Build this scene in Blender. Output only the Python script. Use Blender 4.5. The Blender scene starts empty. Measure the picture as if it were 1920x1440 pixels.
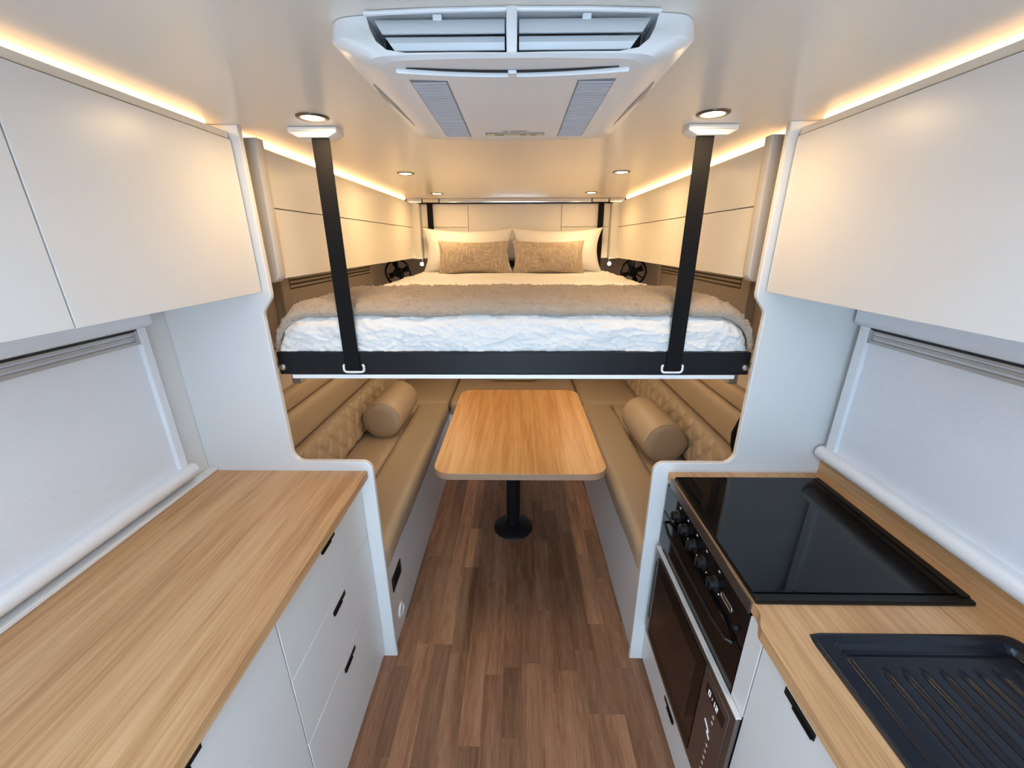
import bpy, bmesh, math, random
from mathutils import Vector, Matrix, noise

S = bpy.context.scene
COL = S.collection
random.seed(7)

# ------------------------------------------------------------------ camera
cam_d = bpy.data.cameras.new('camera')
cam_d.sensor_fit = 'HORIZONTAL'
cam_d.sensor_width = 36.0
cam_d.lens = 36.0 * 752.72 / 1920.0
cam_d.clip_start = 0.02
cam = bpy.data.objects.new('camera', cam_d)
COL.objects.link(cam)
yaw, pitch, roll = -0.013995, 0.33968, -0.002758
fw = Vector((math.sin(yaw) * math.cos(pitch), math.cos(yaw) * math.cos(pitch), -math.sin(pitch)))
rt = fw.cross(Vector((0, 0, 1))).normalized()
up = rt.cross(fw)
r2 = rt * math.cos(roll) + up * math.sin(roll)
u2 = -rt * math.sin(roll) + up * math.cos(roll)
M = Matrix((r2, u2, -fw)).transposed().to_4x4()
M.translation = Vector((0.016, 0, 1.6))
cam.matrix_world = M
S.camera = cam

# ------------------------------------------------------------------ world (daylight let in by the added rear doorway and roof opening)
W = bpy.data.worlds.new('world')
S.world = W
W.use_nodes = True
bg = W.node_tree.nodes['Background']
bg.inputs[0].default_value = (0.59, 0.785, 1.0, 1)
bg.inputs[1].default_value = 6.9

S.view_settings.view_transform = 'Standard'
S.view_settings.look = 'None'
S.view_settings.exposure = 0.27
S.view_settings.gamma = 1.0
S.view_settings.use_curve_mapping = False
try:
    S.cycles.max_bounces = 6
    S.cycles.diffuse_bounces = 4
    S.cycles.adaptive_threshold = 0.04
    S.cycles.glossy_bounces = 4
    S.cycles.use_denoising = True
    S.cycles.caustics_reflective = False
    S.cycles.caustics_refractive = False
    S.cycles.sample_clamp_indirect = 6.0
except Exception:
    pass

LED_STRIP = 6.5       # strip emission
DOWN = 250.0           # downlight lens emission
UNDER = 36.0           # added, unseen strips under the bunk

# ------------------------------------------------------------------ materials
MAT = {}


def nodes(m):
    m.use_nodes = True
    nt = m.node_tree
    return nt, nt.nodes['Principled BSDF']


def mat(name, col, rough=0.5, metal=0.0, spec=0.5, emit=None, es=0.0, bump=None, coat=0.0, sheen=0.0):
    m = bpy.data.materials.new(name)
    nt, b = nodes(m)
    b.inputs['Base Color'].default_value = (*col, 1)
    b.inputs['Roughness'].default_value = rough
    b.inputs['Metallic'].default_value = metal
    b.inputs['Specular IOR Level'].default_value = spec
    if coat:
        b.inputs['Coat Weight'].default_value = coat
        b.inputs['Coat Roughness'].default_value = 0.1
    if sheen:
        b.inputs['Sheen Weight'].default_value = sheen
    if emit:
        b.inputs['Emission Color'].default_value = (*emit, 1)
        b.inputs['Emission Strength'].default_value = es
    if bump:
        sc, st, dist, det = bump
        tc = nt.nodes.new('ShaderNodeTexCoord')
        n = nt.nodes.new('ShaderNodeTexNoise')
        n.inputs['Scale'].default_value = sc
        n.inputs['Detail'].default_value = det
        bp = nt.nodes.new('ShaderNodeBump')
        bp.inputs['Strength'].default_value = st
        bp.inputs['Distance'].default_value = dist
        nt.links.new(tc.outputs['Object'], n.inputs['Vector'])
        nt.links.new(n.outputs['Fac'], bp.inputs['Height'])
        nt.links.new(bp.outputs['Normal'], b.inputs['Normal'])
    MAT[name] = m
    return m


def wood(name, dark, mid, light, scale=(16, 0.9, 16), rough=0.42, per_object=False, fine=(90, 3, 90)):
    m = bpy.data.materials.new(name)
    nt, b = nodes(m)
    L = nt.links.new
    tc = nt.nodes.new('ShaderNodeTexCoord')
    vec = tc.outputs['Object']
    if per_object:
        oi = nt.nodes.new('ShaderNodeObjectInfo')
        mul = nt.nodes.new('ShaderNodeVectorMath'); mul.operation = 'SCALE'
        mul.inputs[0].default_value = (17, 31, 5)
        L(oi.outputs['Random'], mul.inputs['Scale'])
        add = nt.nodes.new('ShaderNodeVectorMath'); add.operation = 'ADD'
        L(vec, add.inputs[0]); L(mul.outputs[0], add.inputs[1])
        vec = add.outputs[0]
    mp = nt.nodes.new('ShaderNodeMapping'); mp.inputs['Scale'].default_value = scale
    L(vec, mp.inputs['Vector'])
    n1 = nt.nodes.new('ShaderNodeTexNoise'); n1.inputs['Scale'].default_value = 1.0
    n1.inputs['Detail'].default_value = 4; n1.inputs['Distortion'].default_value = 0.6
    L(mp.outputs[0], n1.inputs['Vector'])
    mp2 = nt.nodes.new('ShaderNodeMapping'); mp2.inputs['Scale'].default_value = fine
    L(vec, mp2.inputs['Vector'])
    n2 = nt.nodes.new('ShaderNodeTexNoise'); n2.inputs['Scale'].default_value = 1.0
    n2.inputs['Detail'].default_value = 5; n2.inputs['Distortion'].default_value = 0.3
    L(mp2.outputs[0], n2.inputs['Vector'])
    mx = nt.nodes.new('ShaderNodeMix'); mx.data_type = 'FLOAT'
    mx.inputs[0].default_value = 0.45
    L(n1.outputs['Fac'], mx.inputs[2]); L(n2.outputs['Fac'], mx.inputs[3])
    rp = nt.nodes.new('ShaderNodeValToRGB')
    e = rp.color_ramp.elements
    e[0].position = 0.38; e[0].color = (*dark, 1)
    e[1].position = 0.63; e[1].color = (*light, 1)
    k = rp.color_ramp.elements.new(0.5); k.color = (*mid, 1)
    L(mx.outputs[0], rp.inputs[0])
    out = rp.outputs[0]
    if per_object:
        hs = nt.nodes.new('ShaderNodeHueSaturation')
        mr = nt.nodes.new('ShaderNodeMapRange')
        mr.inputs['To Min'].default_value = 0.68; mr.inputs['To Max'].default_value = 1.30
        L(oi.outputs['Random'], mr.inputs['Value'])
        L(mr.outputs[0], hs.inputs['Value']); L(out, hs.inputs['Color'])
        out = hs.outputs[0]
    L(out, b.inputs['Base Color'])
    b.inputs['Roughness'].default_value = rough
    bp = nt.nodes.new('ShaderNodeBump'); bp.inputs['Strength'].default_value = 0.08
    bp.inputs['Distance'].default_value = 0.002
    L(n2.outputs['Fac'], bp.inputs['Height']); L(bp.outputs[0], b.inputs['Normal'])
    MAT[name] = m
    return m


def weave(name, dark, light):
    m = bpy.data.materials.new(name)
    nt, b = nodes(m)
    L = nt.links.new
    tc = nt.nodes.new('ShaderNodeTexCoord')
    fac = []
    for sc in ((230, 20, 22), (16, 260, 260)):
        mp = nt.nodes.new('ShaderNodeMapping'); mp.inputs['Scale'].default_value = sc
        L(tc.outputs['Object'], mp.inputs['Vector'])
        n = nt.nodes.new('ShaderNodeTexNoise'); n.inputs['Scale'].default_value = 1
        n.inputs['Detail'].default_value = 3
        L(mp.outputs[0], n.inputs['Vector']); fac.append(n.outputs['Fac'])
    a = nt.nodes.new('ShaderNodeMath'); a.operation = 'MAXIMUM'
    L(fac[0], a.inputs[0]); L(fac[1], a.inputs[1])
    rp = nt.nodes.new('ShaderNodeValToRGB')
    rp.color_ramp.elements[0].position = 0.45; rp.color_ramp.elements[0].color = (*dark, 1)
    rp.color_ramp.elements[1].position = 0.72; rp.color_ramp.elements[1].color = (*light, 1)
    L(a.outputs[0], rp.inputs[0]); L(rp.outputs[0], b.inputs['Base Color'])
    bp = nt.nodes.new('ShaderNodeBump'); bp.inputs['Strength'].default_value = 0.6
    bp.inputs['Distance'].default_value = 0.003
    L(a.outputs[0], bp.inputs['Height']); L(bp.outputs[0], b.inputs['Normal'])
    b.inputs['Roughness'].default_value = 0.9
    MAT[name] = m
    return m


mat('white', (0.735, 0.725, 0.71), 0.34)
mat('white_matt', (0.74, 0.735, 0.725), 0.5)
mat('ceiling', (0.76, 0.705, 0.63), 0.24)
mat('white_warm_lit', (0.80, 0.745, 0.65), 0.38)  # cupboard white with the warm lamp light put into its colour
mat('greige', (0.58, 0.50, 0.41), 0.6, bump=(300, 0.15, 0.001, 3))
mat('beige_wall', (0.62, 0.53, 0.44), 0.6)
mat('grey_panel', (0.42, 0.39, 0.36), 0.5)
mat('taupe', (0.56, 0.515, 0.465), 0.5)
mat('dark_gap', (0.02, 0.02, 0.02), 0.8)
mat('gap_brown', (0.16, 0.11, 0.07), 0.8)
mat('ac_white', (0.69, 0.70, 0.72), 0.32)
mat('ac_blade', (0.55, 0.585, 0.62), 0.35)
mat('ac_grille', (0.17, 0.19, 0.22), 0.5)
mat('ac_slat', (0.47, 0.50, 0.56), 0.5)
mat('ac_vent_side', (0.34, 0.32, 0.30), 0.5)
mat('label_yellow', (0.62, 0.55, 0.34), 0.6)
mat('label_brown', (0.20, 0.14, 0.09), 0.6)
mat('black_metal', (0.007, 0.007, 0.009), 0.45, spec=0.25)
mat('black_web', (0.007, 0.007, 0.008), 0.8, spec=0.15, bump=(900, 0.4, 0.001, 2))
mat('black_plastic', (0.007, 0.007, 0.008), 0.35, spec=0.3)
mat('black_glass', (0.003, 0.004, 0.006), 0.03, spec=0.42)
mat('oven_glass', (0.004, 0.0035, 0.0035), 0.10, spec=0.3)
mat('mw_window', (0.020, 0.014, 0.012), 0.10)
mat('mw_steel', (0.20, 0.165, 0.15), 0.33, metal=0.85)
mat('chrome', (0.80, 0.80, 0.80), 0.12, metal=1.0)
mat('bronze', (0.10, 0.08, 0.06), 0.3, metal=0.9)
mat('edge_highlight', (0.80, 0.79, 0.78), 0.4, metal=0.3)
mat('steel', (0.6, 0.6, 0.6), 0.3, metal=1.0)
mat('sink_black', (0.006, 0.010, 0.018), 0.26, spec=0.38, bump=(700, 0.12, 0.001, 3))
mat('print_white', (0.85, 0.85, 0.85), 0.5)
mat('display', (0.9, 0.9, 0.9), 0.5, emit=(0.95, 0.97, 1.0), es=0.2)
mat('leather', (0.415, 0.312, 0.208), 0.48, bump=(420, 0.18, 0.001, 4))
mat('leather_seam', (0.12, 0.07, 0.03), 0.7)
mat('leather_thread', (0.50, 0.36, 0.21), 0.6)
mat('duvet', (0.76, 0.75, 0.74), 0.8, bump=(38, 0.5, 0.012, 6), sheen=0.2)
mat('pillow', (0.86, 0.83, 0.79), 0.8, bump=(30, 0.2, 0.01, 3), sheen=0.2)
mat('fleece', (0.52, 0.405, 0.30), 0.95, bump=(170, 1.0, 0.012, 4), sheen=0.4)
weave('woven', (0.33, 0.25, 0.18), (0.64, 0.53, 0.42))
mat('blind', (0.76, 0.78, 0.82), 0.42, bump=(22, 0.22, 0.010, 6))
mat('blind_rail', (0.47, 0.46, 0.45), 0.35, metal=0.3)
mat('frame_white', (0.78, 0.80, 0.84), 0.3)
mat('led', (1, 0.8, 0.55), 0.5, emit=(1.0, 0.65, 0.34), es=LED_STRIP)
mat('fill_under', (1, 0.8, 0.55), 0.5, emit=(1.0, 0.76, 0.47), es=UNDER)
mat('lens', (1, 0.9, 0.7), 0.5, emit=(1.0, 0.68, 0.34), es=DOWN)
mat('lamp_glow', (1, 0.9, 0.7), 0.5, emit=(1.0, 0.78, 0.5), es=30.0)
mat('table_edge', (0.36, 0.22, 0.14), 0.5)
mat('floor_base', (0.20, 0.12, 0.08), 0.7)
wood('oak', (0.43, 0.225, 0.098), (0.55, 0.315, 0.148), (0.64, 0.395, 0.205), scale=(20, 1.1, 20), fine=(170, 6, 170))
wood('table_oak', (0.47, 0.225, 0.065), (0.59, 0.31, 0.105), (0.67, 0.39, 0.155), scale=(22, 0.9, 22), fine=(140, 5, 140), rough=0.42)
wood('plank', (0.158, 0.069, 0.036), (0.228, 0.107, 0.058), (0.300, 0.157, 0.090), scale=(26, 2.2, 26), fine=(260, 14, 260), per_object=True, rough=0.42)


# ------------------------------------------------------------------ mesh helpers (all coordinates are world metres)
def nb():
    return bmesh.new()


def box(bm, x0, x1, y0, y1, z0, z1, bev=0.0, seg=2):
    x0, x1 = min(x0, x1), max(x0, x1)
    y0, y1 = min(y0, y1), max(y0, y1)
    z0, z1 = min(z0, z1), max(z0, z1)
    b2 = bmesh.new()
    v = [b2.verts.new(p) for p in ((x0, y0, z0), (x1, y0, z0), (x1, y1, z0), (x0, y1, z0),
                                   (x0, y0, z1), (x1, y0, z1), (x1, y1, z1), (x0, y1, z1))]
    for f in ((3, 2, 1, 0), (4, 5, 6, 7), (0, 1, 5, 4), (1, 2, 6, 5), (2, 3, 7, 6), (3, 0, 4, 7)):
        b2.faces.new([v[i] for i in f])
    if bev > 0:
        bmesh.ops.bevel(b2, geom=b2.edges[:], offset=bev, segments=seg, profile=0.5, affect='EDGES')
    merge(bm, b2)
    return bm


def merge(bm, b2):
    mp = {v: bm.verts.new(v.co) for v in b2.verts}
    for f in b2.faces:
        try:
            bm.faces.new([mp[v] for v in f.verts])
        except ValueError:
            pass
    b2.free()


def bx(*a, **k):
    return box(nb(), *a, **k)


def prism(pts, axis, a0, a1, bm=None, bev=0.0):
    """closed 2-D outline extruded along an axis. axis X: pts=(y,z); Y: (x,z); Z: (x,y)"""
    b2 = bmesh.new()

    def mk(p, a):
        return {'X': (a, p[0], p[1]), 'Y': (p[0], a, p[1]), 'Z': (p[0], p[1], a)}[axis]
    A = [b2.verts.new(mk(p, a0)) for p in pts]
    B = [b2.verts.new(mk(p, a1)) for p in pts]
    n = len(pts)
    b2.faces.new(A); b2.faces.new(B[::-1])
    for i in range(n):
        b2.faces.new((A[i], B[i], B[(i + 1) % n], A[(i + 1) % n]))
    bmesh.ops.recalc_face_normals(b2, faces=b2.faces[:])
    if bev > 0:
        ed = [e for e in b2.edges if (e.verts[0] in A) == (e.verts[1] in A)]
        bmesh.ops.bevel(b2, geom=ed, offset=bev, segments=2, profile=0.5, affect='EDGES')
    if bm is None:
        return b2
    merge(bm, b2)
    return bm


def lathe(prof, n=32, centre=(0, 0, 0), axis='Z', bm=None):
    bm = bm or nb()
    rings = []
    for r, h in prof:
        ring = []
        for i in range(n):
            a = 2 * math.pi * i / n
            p = (r * math.cos(a), r * math.sin(a), h)
            if axis == 'X':
                p = (p[2], p[0], p[1])
            elif axis == 'Y':
                p = (p[0], p[2], p[1])
            ring.append(bm.verts.new((p[0] + centre[0], p[1] + centre[1], p[2] + centre[2])))
        rings.append(ring)
    for a, b in zip(rings, rings[1:]):
        for i in range(n):
            bm.faces.new((a[i], a[(i + 1) % n], b[(i + 1) % n], b[i]))
    if prof[0][0] > 1e-6:
        bm.faces.new(rings[0][::-1])
    if prof[-1][0] > 1e-6:
        bm.faces.new(rings[-1])
    bmesh.ops.remove_doubles(bm, verts=bm.verts[:], dist=1e-6)
    return bm


def tube(pts, r, n=10, bm=None, closed=False):
    bm = bm or nb()
    pts = [Vector(p) for p in pts]
    rings = []
    N = len(pts)
    prev = None
    for i, p in enumerate(pts):
        if closed:
            t = (pts[(i + 1) % N] - pts[i - 1]).normalized()
        else:
            t = (pts[min(i + 1, N - 1)] - pts[max(i - 1, 0)]).normalized()
        if prev is None:
            a = Vector((0, 0, 1)) if abs(t.z) < 0.9 else Vector((1, 0, 0))
            prev = t.cross(a).normalized()
        u = (prev - t * prev.dot(t)).normalized()
        prev = u
        w = t.cross(u)
        rr = r[i] if isinstance(r, (list, tuple)) else r
        rings.append([bm.verts.new(p + u * rr * math.cos(2 * math.pi * k / n) + w * rr * math.sin(2 * math.pi * k / n)) for k in range(n)])
    pr = list(zip(rings, rings[1:])) + ([(rings[-1], rings[0])] if closed else [])
    for a, b in pr:
        for k in range(n):
            bm.faces.new((a[k], a[(k + 1) % n], b[(k + 1) % n], b[k]))
    if not closed:
        bm.faces.new(rings[0][::-1]); bm.faces.new(rings[-1])
    return bm


def rbox(c, h, r, n=(12, 12, 6), bm=None, disp=None):
    """rounded, soft box: centre c, half size h, corner radii r (3), subdivisions n; disp(p) -> offset along normal"""
    bm = bm or nb()
    grid = {}

    def vert(i, j, k):
        key = (i, j, k)
        if key in grid:
            return grid[key]
        q = Vector([(-1 + 2 * a / m) for a, m in zip((i, j, k), n)])
        # finer spacing close to the edges
        q = Vector([math.copysign(1 - (1 - abs(t)) ** 1.6, t) for t in q])
        p = Vector([q[a] * h[a] for a in range(3)])
        inner = Vector([max(-(h[a] - r[a]), min(h[a] - r[a], p[a])) for a in range(3)])
        d = Vector([(p[a] - inner[a]) / r[a] if r[a] > 0 else 0 for a in range(3)])
        if d.length > 1e-9:
            nn = d.normalized()
            mxx = max(abs(x) for x in d)
            d2 = nn * mxx
            out = Vector([inner[a] + d2[a] * r[a] for a in range(3)])
            nrm = nn
        else:
            out, nrm = p, Vector((0, 0, 1))
        w = out + Vector(c)
        if disp:
            w = w + nrm * disp(w)
        grid[key] = bm.verts.new(w)
        return grid[key]
    nx, ny, nz = n
    for i in range(nx):
        for j in range(ny):
            bm.faces.new((vert(i, j, 0), vert(i, j + 1, 0), vert(i + 1, j + 1, 0), vert(i + 1, j, 0)))
            bm.faces.new((vert(i, j, nz), vert(i + 1, j, nz), vert(i + 1, j + 1, nz), vert(i, j + 1, nz)))
    for i in range(nx):
        for k in range(nz):
            bm.faces.new((vert(i, 0, k), vert(i + 1, 0, k), vert(i + 1, 0, k + 1), vert(i, 0, k + 1)))
            bm.faces.new((vert(i, ny, k), vert(i, ny, k + 1), vert(i + 1, ny, k + 1), vert(i + 1, ny, k)))
    for j in range(ny):
        for k in range(nz):
            bm.faces.new((vert(0, j, k), vert(0, j, k + 1), vert(0, j + 1, k + 1), vert(0, j + 1, k)))
            bm.faces.new((vert(nx, j, k), vert(nx, j + 1, k), vert(nx, j + 1, k + 1), vert(nx, j, k + 1)))
    return bm


def rrect(x0, x1, y0, y1, r, n=6):
    """rounded rectangle outline; r = single radius or 4 (x1y1, x0y1, x0y0, x1y0)"""
    if not isinstance(r, (tuple, list)):
        r = (r,) * 4
    out = []
    for (cx, cy, a0), rr in zip(((x1, y1, 0), (x0, y1, 90), (x0, y0, 180), (x1, y0, 270)), r):
        sx = -1 if cx == x1 else 1
        sy = -1 if cy == y1 else 1
        for i in range(n + 1):
            a = math.radians(a0 + 90 * i / n)
            out.append((cx + sx * rr + rr * math.cos(a), cy + sy * rr + rr * math.sin(a)))
    return out


def fillet(pts, n=6):
    """polyline [(x,y,r)] closed -> outline with filleted corners"""
    out = []
    N = len(pts)
    for i, (x, y, r) in enumerate(pts):
        if r <= 0:
            out.append((x, y)); continue
        p = Vector((x, y)); a = Vector(pts[i - 1][:2]) - p; b = Vector(pts[(i + 1) % N][:2]) - p
        la, lb = a.length, b.length
        a.normalize(); b.normalize()
        ang = a.angle(b)
        t = min(r / math.tan(ang / 2), la * 0.49, lb * 0.49)
        rr = t * math.tan(ang / 2)
        c = p + (a + b).normalized() * (rr / math.sin(ang / 2))
        s = p + a * t - c
        e = p + b * t - c
        a0 = math.atan2(s.y, s.x); a1 = math.atan2(e.y, e.x)
        d = (a1 - a0 + math.pi) % (2 * math.pi) - math.pi
        for k in range(n + 1):
            th = a0 + d * k / n
            out.append((c.x + rr * math.cos(th), c.y + rr * math.sin(th)))
    return out


ORIGIN = {}


def finish(bm, name, loc, angle=35, smooth=True):
    bmesh.ops.recalc_face_normals(bm, faces=bm.faces[:])
    bmesh.ops.translate(bm, verts=bm.verts[:], vec=-Vector(loc))
    me = bpy.data.meshes.new(name)
    bm.to_mesh(me); bm.free()
    if smooth:
        try:
            me.set_sharp_from_angle(angle=math.radians(angle))
        except Exception:
            pass
        # large flat faces keep their own normal so that bevels do not bend their shading
        me.polygons.foreach_set('use_smooth', [angle >= 100 or max(abs(c) for c in f.normal) < 0.99995 for f in me.polygons])
        me.update()
    return me


def thing(name, loc, label, cat, group=None):
    o = bpy.data.objects.new(name, None)
    o.empty_display_size = 0.05
    o.location = loc
    COL.objects.link(o)
    ORIGIN[o.name] = Vector(loc)
    o['label'] = label; o['category'] = cat
    if group:
        o['group'] = group
    return o


def part(name, bm, m, parent, label=None, angle=35, smooth=True):
    org = ORIGIN[parent.name]
    me = finish(bm, name, org, angle, smooth)
    me.materials.append(MAT[m])
    o = bpy.data.objects.new(name, me)
    COL.objects.link(o)
    o.parent = parent
    ORIGIN[o.name] = org
    if label:
        o['label'] = label
    return o


def solo(name, bm, m, label=None, cat=None, group=None, kind=None, angle=35, loc=None):
    if loc is None:
        xs = [v.co.x for v in bm.verts]; ys = [v.co.y for v in bm.verts]; zs = [v.co.z for v in bm.verts]
        loc = ((min(xs) + max(xs)) / 2, (min(ys) + max(ys)) / 2, min(zs))
    me = finish(bm, name, loc, angle)
    me.materials.append(MAT[m])
    o = bpy.data.objects.new(name, me)
    o.location = loc
    COL.objects.link(o)
    ORIGIN[o.name] = Vector(loc)
    if label: o['label'] = label
    if cat: o['category'] = cat
    if group: o['group'] = group
    if kind: o['kind'] = kind
    return o


def copy_tree(o, parent=None, dx=(0, 0, 0)):
    c = o.copy()
    COL.objects.link(c)
    c.parent = parent
    if parent is None:
        c.location = Vector(o.location) + Vector(dx)
    for ch in [k for k in o.children]:
        copy_tree(ch, c)
    return c


def side(s):
    return 'left' if s < 0 else 'right'


# ================================================================== THE SHELL
ZC = 1.885      # ceiling
XW = 1.03       # side walls
YF = 3.45       # wall at the head of the bed
YR = -1.25      # open rear end
YP = 1.175      # partition face

# floor with planks
fl = solo('floor', bx(-XW - .05, XW + .05, YR, YF + .05, -0.04, -0.004), 'floor_base', 'warm brown wood plank floor down the middle of the camper', None, None, 'structure', loc=(0, 0, 0))
PW = 0.0735
plank_mesh = {}
rng = random.Random(3)
for i in range(15):
    x0 = -0.551 + i * PW
    y = YR + 0.02 - rng.random() * 0.5
    while y < 2.98:
        ln = rng.choice((0.24, 0.30, 0.36, 0.42, 0.46))
        key = ln
        if key not in plank_mesh:
            b = bx(0.0002, PW - 0.0002, 0.0002, ln - 0.0002, -0.004, 0.0)
            me = finish(b, 'plank', (0, 0, 0)); me.materials.append(MAT['plank'])
            plank_mesh[key] = me
        if y + ln > -0.2:
            o = bpy.data.objects.new('plank', plank_mesh[key])
            COL.objects.link(o); o.parent = fl; o.location = (x0, y, 0)
        y += ln

HX0, HY0, HY1 = 0.36, -0.75, 0.22      # added roof opening over the aisle, unseen, lets daylight in
cb = nb()
box(cb, -XW - .05, XW + .05, HY1, YF + .05, ZC, ZC + 0.04)
box(cb, -XW - .05, XW + .05, YR, HY0, ZC, ZC + 0.04)
box(cb, -XW - .05, -HX0, HY0, HY1, ZC, ZC + 0.04)
box(cb, HX0, XW + .05, HY0, HY1, ZC, ZC + 0.04)
solo('ceiling', cb, 'ceiling', 'glossy off-white ceiling', None, None, 'structure')


def wall_with_holes(xa, xb, holes):
    """side wall slab between xa..xb with rectangular holes (y0,y1,z0,z1) cut through, built from boxes"""
    bm = nb()
    ys = sorted({YR, YF} | {h[0] for h in holes} | {h[1] for h in holes})
    for y0, y1 in zip(ys, ys[1:]):
        hs = [h for h in holes if h[0] <= y0 + 1e-6 and h[1] >= y1 - 1e-6]
        if hs:
            h = hs[0]
            box(bm, xa, xb, y0, y1, 0, h[2]); box(bm, xa, xb, y0, y1, h[3], ZC)
        else:
            box(bm, xa, xb, y0, y1, 0, ZC)
    return bm


solo('wall_left', wall_with_holes(-XW - 0.05, -XW, []), 'white', 'white side wall behind the left worktop', None, None, 'structure')
solo('wall_right', wall_with_holes(XW, XW + 0.05, []), 'white', 'white side wall behind the cooktop and sink', None, None, 'structure')
rb = nb()
box(rb, -XW, -0.42, YR, YR + 0.04, 0, ZC); box(rb, 0.42, XW, YR, YR + 0.04, 0, ZC); box(rb, -0.42, 0.42, YR, YR + 0.04, 1.72, ZC)  # unseen wall, added with an opening that sets how much daylight enters
solo('wall_rear', rb, 'white', 'white rear wall, unseen, with a doorway added for daylight', None, None, 'structure')
solo('wall_front', bx(-XW, XW, YF, YF + 0.05, 0, ZC), 'beige_wall', 'beige end wall behind the bed and rear bench', None, None, 'structure')
for s in (-1, 1):
    o = solo('trim_1' if s < 0 else 'trim_2', bx(s * (XW - 0.012), s * XW, YP + 0.02, YF, 0, ZC - 0.0), 'greige',
             'greige lining panel on the %s wall beside the bed' % side(s), None, None, 'structure')

# partitions (white bulkhead panels with the stepped, rounded cut-out)
for s in (-1, 1):
    pts = [(XW, 0, 0), (0.474, 0, 0), (0.472, 0.908, 0.035), (0.732, 0.908, 0.036), (0.734, 1.405, 0.03), (0.70, 1.45, 0.03), (0.70, ZC, 0), (XW, ZC, 0)]
    out = [(s * a, b) for a, b in fillet(pts, 8)]
    solo('partition_panel', prism(out, 'Y', YP, YP + 0.018, bev=0.003), 'white',
         'white stepped partition panel with rounded edge at the end of the %s' % ('drawer worktop' if s < 0 else 'cooktop worktop'), 'partition', 'partition panels')
    # thin cover strip on the partition
# ================================================================== KITCHEN WINDOWS
for s in (-1, 1):
    if s < 0:
        xf, y1, z0, z1 = 1.008, 1.055, 0.948, 1.382       # frame face x, opening far end, opening bottom/top
    else:
        xf, y1, z0, z1 = 0.992, 1.112, 0.984, 1.374
    y0 = 0.12
    W_ = solo('window_1' if s < 0 else 'window_2', bx(s * (XW - 0.004), s * XW, y0 - 0.03, y1 + 0.03, z0 - 0.03, z1 + 0.03), 'frame_white',
              'white framed kitchen window with closed blind above the %s' % ('drawer worktop' if s < 0 else 'cooktop'), None, None, 'structure')
    fwid = 0.028 if s < 0 else 0.034
    part('side_rail', bx(s * xf, s * (XW - 0.003), y1, y1 + fwid, z0 - 0.02, z1 + 0.04, bev=0.004), 'frame_white', W_)
    part('side_rail', bx(s * xf, s * (XW - 0.003), y0 - fwid, y0, z0 - 0.02, z1 + 0.04, bev=0.004), 'frame_white', W_)
    # top rail, rounded cassette
    pr = [(s * a, b) for a, b in rrect(xf - 0.012, XW - 0.003, z1, z1 + 0.06, 0.014)]
    part('blind_cassette', prism(pr, 'Y', y0 - 0.05, y1 + fwid + 0.012, bev=0.004), 'frame_white', W_)
    # bottom sill roll
    pr = [(s * a, b) for a, b in rrect(xf - 0.020, XW - 0.003, z0 - 0.043, z0, (0.006, 0.021, 0.021, 0.006) if s > 0 else (0.006, 0.021, 0.021, 0.006), 8)]
    part('sill', prism(pr, 'Y', y0 - 0.05, y1 + fwid + 0.014, bev=0.004), 'frame_white', W_)
    # blind fabric, with faint ripples, set back in the frame
    bm = nb()
    nx, nz = 60, 30
    vs = []
    for i in range(nx + 1):
        row = []
        for k in range(nz + 1):
            y = y0 + (y1 - y0) * i / nx; z = z0 + (z1 - z0) * k / nz
            d = 0.0022 * noise.noise(Vector((y * 5 + s * 7, z * 16 + y * 4, 1.7))) + 0.001 * noise.noise(Vector((y * 14, z * 40 + y * 9, s * 5.0)))
            row.append(bm.verts.new((s * (xf + 0.012 + d), y, z)))
        vs.append(row)
    for i in range(nx):
        for k in range(nz):
            bm.faces.new((vs[i][k], vs[i + 1][k], vs[i + 1][k + 1], vs[i][k + 1]))
    bl = part('blind', bm, 'blind', W_, 'pale grey closed blind fabric')
    # pull rail slats at the top of the blind
    for k, (zz, hh, pr_) in enumerate(((z1 - 0.008, 0.006, 0.007), (z1 - 0.020, 0.007, 0.004), (z1 - 0.034, 0.008, 0.008))):
        part('blind_slat', bx(s * (xf + 0.012 - pr_), s * (xf + 0.014), y0 + 0.002, y1 - 0.002, zz - hh, zz + 0.001, bev=0.0015), 'blind_rail', W_)
    part('cassette_gap', bx(s * (xf + 0.002), s * (xf + 0.0135), y0 + 0.001, y1 - 0.001, z1 - 0.0055, z1 - 0.0005), 'dark_gap', W_)
    part('end_clip', bx(s * (xf + 0.001), s * (xf + 0.012), y1 - 0.007, y1 - 0.001, z1 - 0.042, z1 - 0.004, bev=0.001), 'blind_rail', W_)
    if s < 0:
        # ledge between sill and worktop
        part('ledge', bx(-0.998, -XW + 0.003, y0 - 0.05, YP - 0.001, 0.874, 0.886, bev=0.003), 'white_matt', W_)

# ================================================================== LEFT DRAWER UNITS
XD = 0.520      # front of drawers and doors
XC = 0.534      # carcass
WT0, WT1 = 0.845, 0.873


def handle(parent, s, yc, zc, w=0.083, h=0.017, name='handle'):
    bm = nb()
    x = s * XD
    # recessed finger pull: dark plate with a stepped lip
    box(bm, x - s * 0.0015, x + s * 0.006, yc - w / 2, yc + w / 2, zc - h / 2, zc + h / 2, bev=0.001)
    box(bm, x - s * 0.005, x + s * 0.001, yc - w * 0.47, yc + w * 0.16, zc - h / 2, zc - h / 2 + 0.004, bev=0.0008)
    part(name, bm, 'black_plastic', parent, 'black finger pull')


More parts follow.
